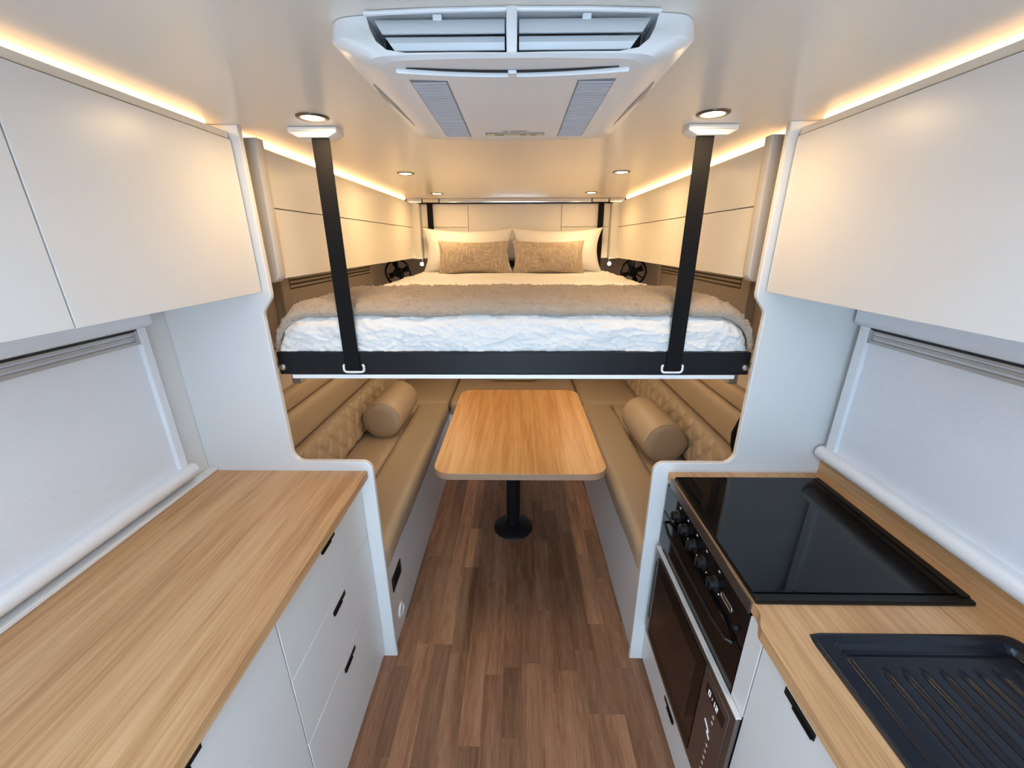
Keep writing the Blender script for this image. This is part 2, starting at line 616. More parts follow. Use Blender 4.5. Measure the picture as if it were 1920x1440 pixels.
def drawer_unit(y0, y1, yh, label):
    t = thing('drawer_cabinet', (-0.78, (y0 + y1) / 2, 0), label, 'cabinet', 'drawer cabinets under the left worktop')
    part('body', bx(-XC, -XW + 0.002, y0, y1, 0.0, WT0 - 0.001), 'white_matt', t)
    for z0, z1, zh in ((0.028, 0.375, 0.338), (0.378, 0.611, 0.574), (0.614, 0.842, 0.800)):
        d = part('drawer', bx(-XD, -XC, y0 + 0.0012, y1 - 0.0012, z0, z1, bev=0.0012), 'white', t)
        handle(d, -1, yh, zh)
    return t


drawer_unit(0.658, YP - 0.003, 0.916, 'white three-drawer cabinet with black pulls next to the left partition')
t = drawer_unit(0.118, 0.6565, 0.390, 'white drawer cabinet nearest the camera on the left side')
part_y0 = -0.35
part('end_body', bx(-XC, -XW + 0.002, part_y0, 0.1165, 0.0, WT0 - 0.001), 'white_matt', t)
part('end_door', bx(-XD, -XC, part_y0 + .001, 0.1155, 0.028, 0.842, bev=0.0012), 'white', t)
pts = [(-XW + 0.002, part_y0), (-0.490, part_y0), (-0.490, YP - 0.001), (-XW + 0.002, YP - 0.001)]
solo('worktop', prism(pts, 'Z', WT0, WT1, bev=0.0015), 'oak', 'long light oak worktop on top of the white drawers', 'worktop')

# ================================================================== RIGHT KITCHEN
# microwave / oven cabinet
t = thing('oven_cabinet', (0.78, 0.88, 0), 'white cabinet housing the black oven and the microwave', 'cabinet')
bm = nb()
box(bm, XC, XW - 0.002, 0.603, YP - 0.003, 0.0, 0.197)
box(bm, 0.955, XW - 0.002, 0.603, YP - 0.003, 0.19, WT0 - 0.001)
box(bm, XC, 0.955, 1.1625, YP - 0.003, 0.19, WT0 - 0.001)
box(bm, XC, 0.955, 0.603, 0.6105, 0.19, 0.594)
box(bm, XC, 0.955, 0.603, 0.655, 0.594, WT0 - 0.001)
box(bm, XC, 0.955, 0.612, 1.1625, 0.5865, 0.5965)
part('body', bm, 'white_matt', t)
part('filler_panel', bx(XD, XC, 0.606, 0.6545, 0.594, 0.842, bev=0.001), 'white', t)
d = part('drawer', bx(XD, XC, 0.606, 1.172, 0.022, 0.196, bev=0.0012), 'white', t)
handle(d, 1, 0.90, 0.140)
# sink cabinet
t = thing('sink_cabinet', (0.78, 0.3, 0), 'white sink cabinet with black pull at the right edge of the picture', 'cabinet')
part('body', bx(XC, XW - 0.002, -0.35, 0.602, 0.0, WT0 - 0.20), 'white_matt', t)
part('top_rail', bx(XC, XC + 0.02, -0.35, 0.602, WT0 - 0.20, WT0 - 0.001), 'white_matt', t)
d = part('door', bx(XD, XC, 0.06, 0.6015, 0.022, 0.842, bev=0.0012), 'white', t)
handle(d, 1, 0.486, 0.808, w=0.080)
part('door', bx(XD, XC, -0.349, 0.0575, 0.022, 0.842, bev=0.0012), 'white', t)

# worktop with the front step and cut-outs (cooktop recess and sink)
YS = 0.648
out = [(XW - 0.004, -0.35), (0.503, -0.35), (0.503, 0.595)]
for i in range(9):
    q = i / 8
    out.append((0.503 + 0.019 * (3 * q * q - 2 * q ** 3), 0.595 + 0.045 * q))
out += [(0.522, YP - 0.001), (XW - 0.004, YP - 0.001)]
wt = nb()
# main slab in pieces around the sink cut-out
SX0, SX1, SY0, SY1 = 0.60, 0.968, 0.02, 0.575


def strip(pts):
    prism(pts, 'Z', WT0, WT1, wt)


strip([(0.503, -0.35), (SX0, -0.35), (SX0, SY1)] + [(SX0, SY1), ][:0] + [(0.503, SY1)])
strip([(SX1, -0.35), (XW - 0.004, -0.35), (XW - 0.004, SY1), (SX1, SY1)])
strip([(SX0, -0.35), (SX1, -0.35), (SX1, SY0), (SX0, SY0)])
strip([(0.503, SY1)] + [p for p in out[2:-2]] + [(0.522, YP - 0.001), (XW - 0.004, YP - 0.001), (XW - 0.004, SY1)])
bmesh.ops.remove_doubles(wt, verts=wt.verts[:], dist=1e-5)
wto = solo('worktop', wt, 'oak', 'light oak worktop around the black sink and cooktop', 'worktop')
part('edge_trim', bx(0.5185, 0.5235, 0.662, 1.140, 0.838, 0.8715, bev=0.0008), 'mw_steel', wto, 'brown metal trim below the cooktop edge')
solo('upstand', bx(1.012, XW - 0.003, -0.35, YP - 0.001, WT1 - 0.002, 0.938, bev=0.0015), 'oak', 'oak upstand strip behind the cooktop under the right window sill', 'upstand')

# cooktop
t = thing('cooktop', (0.753, 0.893, WT1), 'black glass cooktop lid set into the right worktop', 'cooktop')
part('base_frame', prism(rrect(0.524, 0.986, 0.655, 1.132, 0.004), 'Z', WT1 - 0.004, WT1 + 0.006, bev=0.001), 'black_plastic', t)
part('glass_lid', prism(rrect(0.5265, 0.962, 0.677, 1.129, 0.004), 'Z', WT1 + 0.0055, WT1 + 0.011, bev=0.001), 'black_glass', t, 'glossy black glass lid')
part('hinge_bar', bx(0.9645, 0.984, 0.668, 1.126, WT1 + 0.0055, WT1 + 0.013, bev=0.002), 'black_glass', t)
part('front_lip', bx(0.526, 0.984, 0.6565, 0.675, WT1 + 0.0055, WT1 + 0.009, bev=0.0015), 'black_plastic', t)

# oven
XO = 0.5215
t = thing('oven', (0.75, 0.905, 0.595), 'black glass oven with five knobs below the cooktop', 'oven')
part('body', bx(XO + 0.008, 0.95, 0.657, 1.160, 0.597, 0.834), 'black_plastic', t)
cp = part('control_panel', bx(XO - 0.001, XO + 0.008, 0.656, 1.162, 0.736, 0.834, bev=0.001), 'black_glass', t)
for k, (yk, zk) in enumerate(((1.055, 0.789), (0.995, 0.786), (0.933, 0.783), (0.872, 0.781), (0.802, 0.780))):
    kb = nb()
    lathe([(0.0, XO - 0.020), (0.0125, XO - 0.020), (0.0145, XO - 0.018), (0.0155, XO - 0.005), (0.019, XO - 0.001)], 24, (0, yk, zk), 'X', kb)
    box(kb, XO - 0.024, XO - 0.018, yk - 0.0025, yk + 0.0025, zk - 0.012, zk + 0.012, bev=0.001)
    kn = part('knob', kb, 'black_plastic', t)
    part('pointer_dot', lathe([(0.0, XO - 0.0022), (0.0022, XO - 0.0022), (0.0022, XO - 0.0008)], 10, (0, yk - 0.024, zk - 0.012), 'X'), 'print_white', kn, 'white dot')
    part('printed_mark', bx(XO - 0.0016, XO - 0.0008, yk - 0.012, yk - 0.005, 0.823, 0.827), 'print_white', t, 'white printed mark')
# logo: oblong ring with bar lines
lg = tube([(XO - 0.002, 0.742 + a, 0.783 + b) for a, b in rrect(-0.026, 0.026, -0.0065, 0.0065, 0.0062, 5)], 0.0011, 6, closed=True)
for k in range(3):
    box(lg, XO - 0.0022, XO - 0.0006, 0.722, 0.762, 0.7794 + k * 0.003, 0.7804 + k * 0.003)
part('emblem', lg, 'steel', t, 'small silver oblong emblem')
dr = part('door', bx(XO - 0.002, XO + 0.008, 0.658, 1.161, 0.599, 0.732, bev=0.001), 'oven_glass', t, 'dark oven door glass')
part('handle', tube([(XO + 0.001, 1.125, 0.712), (XO - 0.012, 1.118, 0.714), (XO - 0.020, 1.06, 0.715), (XO - 0.022, 0.91, 0.715), (XO - 0.020, 0.76, 0.715), (XO - 0.012, 0.70, 0.714), (XO + 0.001, 0.693, 0.712)], 0.005, 10), 'black_plastic', dr)
part('knob_small', lathe([(0.0, XO - 0.010), (0.006, XO - 0.010), (0.007, XO - 0.001)], 14, (0, 0.690, 0.765), 'X'), 'black_plastic', t)

# microwave
XM = 0.508
t = thing('microwave', (0.72, 0.87, 0.198), 'built-in microwave with brown steel frame under the oven', 'microwave')
part('housing', bx(XM + 0.006, 0.93, 0.612, 1.135, 0.204, 0.586), 'black_plastic', t)
part('trim_frame', bx(XM, XM + 0.012, 0.604, 1.146, 0.198, 0.592, bev=0.002), 'mw_steel', t, 'brushed brown steel frame')
part('top_edge', bx(XM - 0.0012, XM + 0.012, 0.604, 1.146, 0.5885, 0.5940, bev=0.001), 'edge_highlight', t, 'pale strip as the highlight on the top edge')  # pale strip stands for light catching the frame's top bevel
dw = part('door', bx(XM - 0.004, XM + 0.002, 0.745, 1.118, 0.226, 0.566, bev=0.0015), 'oven_glass', t)
part('window', bx(XM - 0.0055, XM - 0.003, 0.785, 1.078, 0.272, 0.520, bev=0.001), 'mw_window', dw, 'dark brown door window')
part('side_strip', bx(XM - 0.002, XM + 0.002, 1.122, 1.134, 0.28, 0.54, bev=0.001), 'dark_gap', t)
ct = part('control_area', bx(XM - 0.003, XM + 0.002, 0.622, 0.742, 0.226, 0.566, bev=0.0012), 'mw_steel', t)
part('screen', bx(XM - 0.0045, XM - 0.002, 0.634, 0.722, 0.508, 0.540, bev=0.0008), 'black_glass', ct, 'small black clock display')


def digit(bm, ch, y, z, w, h, x):
    seg = {'0': 'abcdef', '1': 'bc', '2': 'abged', ':': ':'}[ch]
    th = 0.0022
    # y runs from high to low when read from the aisle
    if ch == ':':
        for zz in (0.3, 0.7):
            box(bm, x - 0.0006, x, y - w / 2 - th / 2, y - w / 2 + th / 2, z + h * zz - th / 2, z + h * zz + th / 2)
        return
    S_ = {'a': (0, 1, h, h), 'g': (0, 1, h / 2, h / 2), 'd': (0, 1, 0, 0), 'f': (0, 0, h / 2, h), 'e': (0, 0, 0, h / 2), 'b': (1, 1, h / 2, h), 'c': (1, 1, 0, h / 2)}
    for q in seg:
        a, b, c, d_ = S_[q]
        box(bm, x - 0.0006, x, y - a * w + th / 2, y - b * w - th / 2, z + c - th / 2, z + d_ + th / 2)


dg = nb()
yy = 0.706
for ch in '0:12':
    digit(dg, ch, yy, 0.517, 0.0075, 0.014, XM - 0.0045)
    yy -= 0.008 if ch == ':' else 0.0145
part('clock_digits', dg, 'display', ct, 'white lit clock digits')
for k, z in enumerate((0.482, 0.462, 0.420, 0.376, 0.352, 0.328, 0.304, 0.280)):
    if k == 2:
        part('dial_mark', tube([(XM - 0.0035, 0.700, z + 0.014), (XM - 0.0035, 0.684, z + 0.006), (XM - 0.0035, 0.676, z), (XM - 0.0035, 0.684, z - 0.006), (XM - 0.0035, 0.668, z - 0.016)], 0.0016, 6), 'print_white', ct, 'white printed symbol')
    else:
        part('button', lathe([(0.0, XM - 0.0048), (0.004, XM - 0.0048), (0.0052, XM - 0.003)], 14, (0, 0.672, z), 'X'), 'steel', ct)

# sink with drainer
t = thing('sink', (0.78, 0.30, WT1), 'black composite sink with ribbed drainer set in the right worktop', 'sink')
bm = nb()
OX0, OX1, OY0, OY1 = 0.585, 0.985, 0.0, 0.590
nx, ny = 150, 110


def sstep(a, b, x):
    q = max(0.0, min(1.0, (x - a) / (b - a)))
    return q * q * (3 - 2 * q)


def sink_z(x, y):
    # distance inside the rim
    dx = min(x - OX0, OX1 - x); dy = min(y - OY0, OY1 - y)
    d = min(dx, dy)
    z = WT1 + 0.006 * sstep(0, 0.006, d)
    d2x = min(x - (OX0 + 0.030), (OX1 - 0.030) - x); d2y = min(y - OY0 - 0.03, (OY1 - 0.024) - y)
    r = 0.02
    if d2x < r and d2y < r:
        dd = r - math.hypot(max(0, r - d2x), max(0, r - d2y))
    else:
        dd = min(d2x, d2y)
    # rounded channel, then flat drainer field
    z -= 0.013 * sstep(0.0, 0.007, dd)
    z += 0.005 * sstep(0.016, 0.022, dd)
    if dd > 0.03:
        # ribs run away from the camera; every groove starts with a dimple
        u = (x - (OX0 + 0.075)) / 0.0335
        k = math.floor(u)
        if 0 <= k < 8:
            fr = u - k
            yend = OY1 - 0.070
            prof = math.exp(-((fr - 0.5) / 0.13) ** 2)
            q = sstep(yend + 0.004, yend - 0.012, y)
            z -= 0.0065 * prof * q * sstep(0.16, 0.20, y)
    return z


vs = []
for i in range(nx + 1):
    row = []
    for j in range(ny + 1):
        x = OX0 + (OX1 - OX0) * i / nx; y = OY0 + (OY1 - OY0) * j / ny
        # round the corners in plan
        cx = max(abs(x - (OX0 + OX1) / 2) - ((OX1 - OX0) / 2 - 0.03), 0) ; cy = max(abs(y - (OY0 + OY1) / 2) - ((OY1 - OY0) / 2 - 0.03), 0)
        z = sink_z(x, y)
        if cx > 0 and cy > 0:
            m_ = max(cx, cy); l_ = math.hypot(cx, cy)
            f = m_ / l_
            sx = 1 if x > (OX0 + OX1) / 2 else -1; sy = 1 if y > (OY0 + OY1) / 2 else -1
            rr = 1.0 if sx > 0 else 0.45
            x -= sx * cx * (1 - f) * rr; y -= sy * cy * (1 - f) * rr
        row.append(bm.verts.new((x, y, z)))
    vs.append(row)
for i in range(nx):
    for j in range(ny):
        bm.faces.new((vs[i][j], vs[i + 1][j], vs[i + 1][j + 1], vs[i][j + 1]))
part('drainer', bm, 'sink_black', t, angle=80)
part('underside', bx(0.61, 0.96, 0.03, 0.565, WT1 - 0.028, WT1 - 0.010), 'black_plastic', t)

# ================================================================== OVERHEAD CABINETS
for s in (-1, 1):
    w = side(s)
    t = thing('overhead_cabinet', (s * 0.88, 0.4, 1.466), 'white overhead cabinet with smooth doors above the %s kitchen window' % w, 'cabinet', 'overhead kitchen cabinets')
    part('body', bx(s * 0.738, s * (XW - 0.002), -0.35, YP - 0.002, 1.472, 1.866), 'white', t)
    part('top_lip', bx(s * 0.726, s * 0.740, -0.35, YP - 0.004, 1.8525, 1.868, bev=0.001), 'white_warm_lit', t)
    if s < 0:
        ys = ((0.6545, YP - 0.006), (0.08, 0.6515), (-0.349, 0.077))
    else:
        ys = ((0.52, YP - 0.006), (0.05, 0.517), (-0.349, 0.047))
    for a, b in ys:
        out = fillet([(a, 1.466, 0), (b, 1.466, 0), (b, 1.8495, 0.006), (a, 1.8495, 0)], 4)
        part('door', prism(out, 'X', s * 0.720, s * 0.738, bev=0.0012), 'white', t)
    # LED strip on top, in the gap below the ceiling
    l = thing('led_strip', (s * 0.77, 0.4, 1.866), 'warm white LED strip in the ceiling gap over the %s overhead cabinet' % w, 'light strip', 'ceiling LED strips')
    part('profile', bx(s * 0.7752, s * 0.790, -0.34, YP - 0.02, 1.867, ZC - 0.001), 'white_matt', l)
    part('diffuser', bx(s * 0.7665, s * 0.775, -0.34, YP - 0.02, 1.8765, ZC - 0.0015), 'led', l, 'glowing warm strip')

# ================================================================== BED CUPBOARDS
for s in (-1, 1):
    w = side(s)
    t = thing('bed_cupboard', (s * 0.87, 2.15, 1.485), 'white bed-side cupboard, warm light in its colour, with two long flap doors on the %s' % w, 'cupboard', 'cupboards along the bed sides')
    part('body', bx(s * 0.737, s * (XW - 0.013), 1.292, 3.02, 1.494, 1.862), 'white_warm_lit', t)
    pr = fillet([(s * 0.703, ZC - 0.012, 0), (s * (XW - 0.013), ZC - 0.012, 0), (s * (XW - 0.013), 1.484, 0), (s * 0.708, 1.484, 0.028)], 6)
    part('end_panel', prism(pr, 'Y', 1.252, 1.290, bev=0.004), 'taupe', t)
    part('upper_door', bx(s * 0.720, s * 0.737, 1.2925, 3.02, 1.700, 1.858, bev=0.0012), 'white_warm_lit', t)
    part('lower_door', bx(s * 0.720, s * 0.737, 1.2925, 3.02, 1.494, 1.6965, bev=0.0012), 'white_warm_lit', t)
    l = thing('led_strip', (s * 0.765, 2.15, 1.862), 'warm white LED strip in the ceiling gap over the %s bed cupboard' % w, 'light strip', 'ceiling LED strips')
    part('profile', bx(s * 0.7652, s * 0.780, 1.295, 3.015, 1.863, ZC - 0.001), 'white_matt', l)
    part('diffuser', bx(s * 0.7565, s * 0.765, 1.295, 3.015, 1.8765, ZC - 0.0015), 'led', l, 'glowing warm strip')

# headboard cupboards
YH = 3.08
t = thing('headboard_cupboard', (0, 3.2, 1.488), 'white cupboard wall, warm light in its colour, of flat panels behind the pillows', 'cupboard')
part('body', bx(-0.73, 0.73, YH + 0.017, YF - 0.002, 1.490, 1.856), 'white_warm_lit', t)
part('panel', bx(-0.333, 0.325, YH, YH + 0.016, 1.490, 1.850, bev=0.001), 'white_warm_lit', t)
for s in (-1, 1):
    xa, xb = (0.328, 0.668) if s > 0 else (0.336, 0.668)
    part('panel', bx(s * xa, s * xb, YH, YH + 0.016, 1.703, 1.850, bev=0.001), 'white_warm_lit', t)
    part('panel', bx(s * xa, s * xb, YH, YH + 0.016, 1.490, 1.700, bev=0.001), 'white_warm_lit', t)
    part('corner_post', bx(s * 0.671, s * 0.735, 3.022, YH + 0.016, 1.488, 1.856, bev=0.006), 'white_warm_lit', t)
l = thing('ceiling_rail', (0, 3.05, 1.862), 'chrome edged light rail along the ceiling above the headboard', 'rail')
for xa, xb in ((-0.525, 0.525), (-0.755, -0.655), (0.655, 0.755)):
    b_ = part('bar', bx(xa, xb, 3.045, 3.056, 1.860, 1.868, bev=0.001), 'chrome', l)
    part('cover_strip', bx(xa, xb, 3.044, 3.078, 1.868, ZC - 0.001, bev=0.001), 'white', l)
for s in (-1, 1):
    part('strap_bracket', bx(s * 0.535, s * 0.645, 3.044, 3.078, 1.862, ZC - 0.001, bev=0.004), 'white_warm_lit', l)

# ================================================================== LOWER AND BED SIDE WINDOWS
for s, nm in ((-1, 'window_3'), (1, 'window_4')):
    w = side(s)
    W_ = solo(nm, bx(s * 0.990, s * (XW - 0.0125), 1.72, 2.86, 1.20, 1.475, bev=0.003), 'greige', 'greige framed window with closed blind beside the bed on the %s' % w, None, None, 'structure')
    part('blind', bx(s * 0.984, s * 0.990, 1.79, 2.81, 1.21, 1.405, bev=0.001), 'greige', W_)
    part('slat_recess', bx(s * 0.9885, s * 0.9905, 1.79, 2.81, 1.405, 1.472), 'gap_brown', W_)
    for k in range(3):
        part('blind_slat', bx(s * 0.976, s * 0.9885, 1.79, 2.81, 1.412 + 0.018 * k, 1.424 + 0.018 * k, bev=0.003), 'greige', W_)
    part('side_rail', bx(s * 0.978, s * 0.990, 1.72, 1.785, 1.20, 1.475, bev=0.004), 'greige', W_)
    part('side_rail', bx(s * 0.978, s * 0.990, 2.815, 2.86, 1.20, 1.475, bev=0.004), 'greige', W_)

# ================================================================== AIR CONDITIONER
AX = 0.008
t = thing('air_conditioner', (AX, 0.92, ZC), 'white ceiling air conditioner with louvred outlet', 'air conditioner')
# body: loft of outlines from the ceiling downwards (front is the side towards the camera)


def ac_outline(hw, yf, yb, rf, rb, bow):
    pts = fillet([(hw, yb, rb), (-hw, yb, rb), (-hw, yf, rf), (hw, yf, rf)], 8)
    out = []
    for x, y in pts:
        k = 1 - min(1, abs(x) / hw) ** 2
        if y < (yf + yb) / 2:
            y -= bow * k
        else:
            y += bow * 0.5 * k
        out.append((x, y))
    return out


def dense(pts, n=5):
    out = []
    for i, p in enumerate(pts):
        q = pts[(i + 1) % len(pts)]
        L_ = math.hypot(q[0] - p[0], q[1] - p[1])
        m_ = max(1, int(L_ / 0.02))
        for k in range(m_):
            out.append((p[0] + (q[0] - p[0]) * k / m_, p[1] + (q[1] - p[1]) * k / m_))
    return out


NS = 160


def resample(pts, n=NS):
    pts = pts + [pts[0]]
    seg = [math.hypot(pts[i + 1][0] - pts[i][0], pts[i + 1][1] - pts[i][1]) for i in range(len(pts) - 1)]
    tot = sum(seg)
    out = []
    i, acc = 0, 0.0
    for k in range(n):
        d = tot * k / n
        while i < len(seg) - 1 and acc + seg[i] < d:
            acc += seg[i]; i += 1
        q = (d - acc) / seg[i] if seg[i] > 0 else 0
        out.append((pts[i][0] + (pts[i + 1][0] - pts[i][0]) * q, pts[i][1] + (pts[i + 1][1] - pts[i][1]) * q))
    return out


def ang_sort(pts):
    return pts


levels = [
    (ZC - 0.001, 0.252, 0.672, 1.235, 0.03, 0.06, 0.025),
    (ZC - 0.020, 0.254, 0.668, 1.235, 0.03, 0.06, 0.025),
    (ZC - 0.026, 0.248, 0.662, 1.225, 0.03, 0.07, 0.022),
    (ZC - 0.040, 0.222, 0.650, 1.165, 0.035, 0.08, 0.012),
    (ZC - 0.052, 0.200, 0.646, 1.105, 0.035, 0.07, 0.008),
    (ZC - 0.0555, 0.182, 0.652, 1.065, 0.035, 0.06, 0.008),
]
bm = nb()
rings = []
for z, hw, yf, yb, rf, rb, bow in levels:
    # sample by the same corner parameters so that rings correspond
    base = fillet([(hw, yb, rb), (-hw, yb, rb), (-hw, yf, rf), (hw, yf, rf)], 8)
    full = []
    n_c = 9
    for c in range(4):
        corner = base[c * n_c:(c + 1) * n_c]
        nxt = base[((c + 1) % 4) * n_c]
        full += corner
        last = corner[-1]
        for k in range(1, 12):
            full.append((last[0] + (nxt[0] - last[0]) * k / 12, last[1] + (nxt[1] - last[1]) * k / 12))
    ring = []
    for x, y in full:
        k = 1 - min(1, abs(x) / hw) ** 2
        y = y - bow * k if y < (yf + yb) / 2 else y + bow * 0.6 * k
        ring.append(bm.verts.new((AX + x, y, z)))
    rings.append(ring)
N = len(rings[0])
for a, b in zip(rings, rings[1:]):
    for i in range(N):
        bm.faces.new((a[i], a[(i + 1) % N], b[(i + 1) % N], b[i]))
bm.faces.new(rings[0]); bm.faces.new(rings[-1][::-1])
bmesh.ops.recalc_face_normals(bm, faces=bm.faces[:])
ac_me = bpy.data.meshes.new('tmp_ac'); bm.to_mesh(ac_me); bm.free()
ac_o = bpy.data.objects.new('tmp_ac', ac_me); COL.objects.link(ac_o)
# outlet recess cut out of the front
cut_pts = [(-0.193, ZC - 0.003), (0.193, ZC - 0.003), (0.189, ZC - 0.018), (0.180, ZC - 0.034), (0.166, ZC - 0.045), (0.14, ZC - 0.0495), (0.0, ZC - 0.0515), (-0.14, ZC - 0.0495), (-0.166, ZC - 0.045), (-0.180, ZC - 0.034), (-0.189, ZC - 0.018)]
cb = prism([(AX + x, z) for x, z in cut_pts], 'Y', 0.5, 0.735)
cme = bpy.data.meshes.new('tmp_cut'); cb.to_mesh(cme); cb.free()
co = bpy.data.objects.new('tmp_cut', cme); COL.objects.link(co)
md = ac_o.modifiers.new('b', 'BOOLEAN'); md.operation = 'DIFFERENCE'; md.object = co; md.solver = 'EXACT'
dg_ = bpy.context.evaluated_depsgraph_get()
ev = ac_o.evaluated_get(dg_)
me2 = bpy.data.meshes.new_from_object(ev)
bm = nb(); bm.from_mesh(me2)
bpy.data.objects.remove(ac_o); bpy.data.objects.remove(co)
ab = part('body', bm, 'ac_white', t, angle=28)
# outlet interior
part('outlet_interior', bx(AX - 0.185, AX + 0.185, 0.715, 0.734, ZC - 0.050, ZC - 0.004), 'dark_gap', t, 'dark outlet')
# rim above the louvres and centre post
part('outlet_rim', tube([(AX - 0.193, 0.652, ZC - 0.0035), (AX - 0.1, 0.647, ZC - 0.003), (AX, 0.645, ZC - 0.003), (AX + 0.1, 0.647, ZC - 0.003), (AX + 0.193, 0.652, ZC - 0.0035)], 0.0028, 8), 'ac_white', t)
part('centre_post', prism([(0.640, ZC - 0.0535), (0.650, ZC - 0.0535), (0.700, ZC - 0.048), (0.700, ZC - 0.001), (0.642, ZC - 0.001), (0.633, ZC - 0.030)], 'X', AX - 0.007, AX + 0.007, bev=0.002), 'ac_white', t)
for s in (-1, 1):
    for k, (za, zb, ya, yb, xo) in enumerate(((ZC - 0.0085, ZC - 0.0275, 0.657, 0.646, 0.182), (ZC - 0.029, ZC - 0.0445, 0.652, 0.650, 0.168))):
        # blade: slightly curved plate facing the camera, trapezoid outline
        bm = nb()
        nxx = 2
        xo2 = xo - 0.012
        P = []
        for th in (0.0, 0.003):
            P.append([bm.verts.new(p) for p in ((AX + s * 0.0095, ya + th, za), (AX + s * xo, ya + th, za), (AX + s * (xo - 0.006), (ya + yb) / 2 - 0.003 + th, (za + zb) / 2), (AX + s * xo2, yb + th, zb), (AX + s * 0.0095, yb + th, zb), (AX + s * 0.0095, (ya + yb) / 2 - 0.003 + th, (za + zb) / 2))])
        A, B = P
        for q in ((0, 1, 2, 5), (5, 2, 3, 4)):
            bm.faces.new([A[i] for i in q]); bm.faces.new([B[i] for i in q][::-1])
        for i in range(6):
            bm.faces.new((A[i], A[(i + 1) % 6], B[(i + 1) % 6], B[i]))
        bl = part('louvre_blade', bm, 'ac_blade', t)
        if k == 0:
            part('tab', bx(AX + s * 0.092, AX + s * 0.104, ya - 0.003, ya + 0.004, za - 0.002, za + 0.005, bev=0.001), 'ac_white', bl)
# bottom filter panel
pz = ZC - 0.0555
bm = nb()
op = []
for q in range(13):
    u = -1 + 2 * q / 12
    op.append((AX + 0.163 * u, 0.676 + 0.017 * (1 - u * u)))
op += [(AX + 0.160, 1.030), (AX + 0.154, 1.040)]
for q in range(1, 12):
    u = 1 - 2 * q / 12
    op.append((AX + 0.152 * u, 1.041 + 0.006 * (1 - u * u)))
op += [(AX - 0.154, 1.040), (AX - 0.160, 1.030)]
pan = part('filter_panel', prism(op, 'Z', pz - 0.005, pz + 0.002, bev=0.0015), 'ac_white', t)
# dark slot in front of the panel
sl = []
for q in range(13):
    u = -1 + 2 * q / 12
    sl.append((AX + 0.148 * u, 0.6725 + 0.017 * (1 - u * u)))
sl2 = [(x, y - 0.006 * (1 - (2 * i / 12 - 1) ** 2) ** 0.5 - 0.0012) for i, (x, y) in enumerate(sl)]
part('intake_slot', prism(sl + sl2[::-1], 'Z', pz - 0.0012, pz + 0.001), 'dark_gap', t, 'dark curved slot')
part('latch', bx(AX - 0.006, AX + 0.006, 0.680, 0.698, pz - 0.0048, pz - 0.0005, bev=0.001), 'ac_white', t)
# grilles with slats
for s in (-1, 1):
    g0, g1 = 0.700, 1.036
    xi = lambda y: 0.078 + 0.0 * y
    xo_ = lambda y: 0.130 + 0.004 * (y - 0.7)
    gp = [(AX + s * 0.096, g0 + 0.006), (AX + s * 0.151, g0), (AX + s * 0.151, 1.025), (AX + s * 0.145, 1.034), (AX + s * 0.096, g1)]
    gr = part('intake_grille', prism(gp, 'Z', pz - 0.0056, pz - 0.004), 'ac_grille', t, 'grey slatted intake grille')
    for k in range(26):
        y = g0 + 0.010 + k * 0.0125
        part('grille_slat', bx(AX + s * 0.098, AX + s * 0.1495, y, y + 0.0084, pz - 0.0066, pz - 0.005), 'ac_slat', gr)
# side vents on the flanks
for s in (-1, 1):
    pts = [(0.80, 0.0), (0.88, 0.006), (0.98, 0.008), (1.06, 0.003), (1.02, -0.006), (0.90, -0.006)]
    bm = nb()
    A = [bm.verts.new((AX + s * (0.2345 + 0.0005 + q * 1.3 - 0.09 * max(0, y - 0.97) ), y, ZC - 0.0335 - (-q) * 0.85 - 0.0015)) for y, q in [(yy_, qq_ * 1.5) for yy_, qq_ in pts]]
    B = [bm.verts.new(v.co + Vector((-s * 0.004, 0, 0.004))) for v in A]
    bm.faces.new(A); bm.faces.new(B[::-1])
    for i in range(6):
        bm.faces.new((A[i], B[i], B[(i + 1) % 6], A[(i + 1) % 6]))
    part('side_vent', bm, 'ac_vent_side', t, 'grey side vent')
# type label and small unreadable print
lb = part('sticker', bx(AX - 0.062, AX + 0.066, 1.006, 1.024, pz - 0.0062, pz - 0.0045), 'label_brown', t, 'narrow printed sticker')
part('sticker_field', bx(AX - 0.060, AX + 0.064, 1.0075, 1.0225, pz - 0.0068, pz - 0.0055), 'label_yellow', lb)
for xa, xb in ((-0.042, -0.022), (0.012, 0.026), (0.034, 0.048)):
    part('print_block', bx(AX + xa, AX + xb, 1.011, 1.019, pz - 0.0073, pz - 0.006), 'label_brown', lb)
bm = nb()
x = -0.024
rr = random.Random(5)
for k in range(14):
    wd = 0.0022 + rr.random() * 0.0012
    if k != 3:
        box(bm, AX + x, AX + x + wd, 0.990, 0.9945, pz - 0.0056, pz - 0.0045)
    x += wd + 0.0008
part('small_print', bm, 'label_brown', t, 'line of tiny dark print')

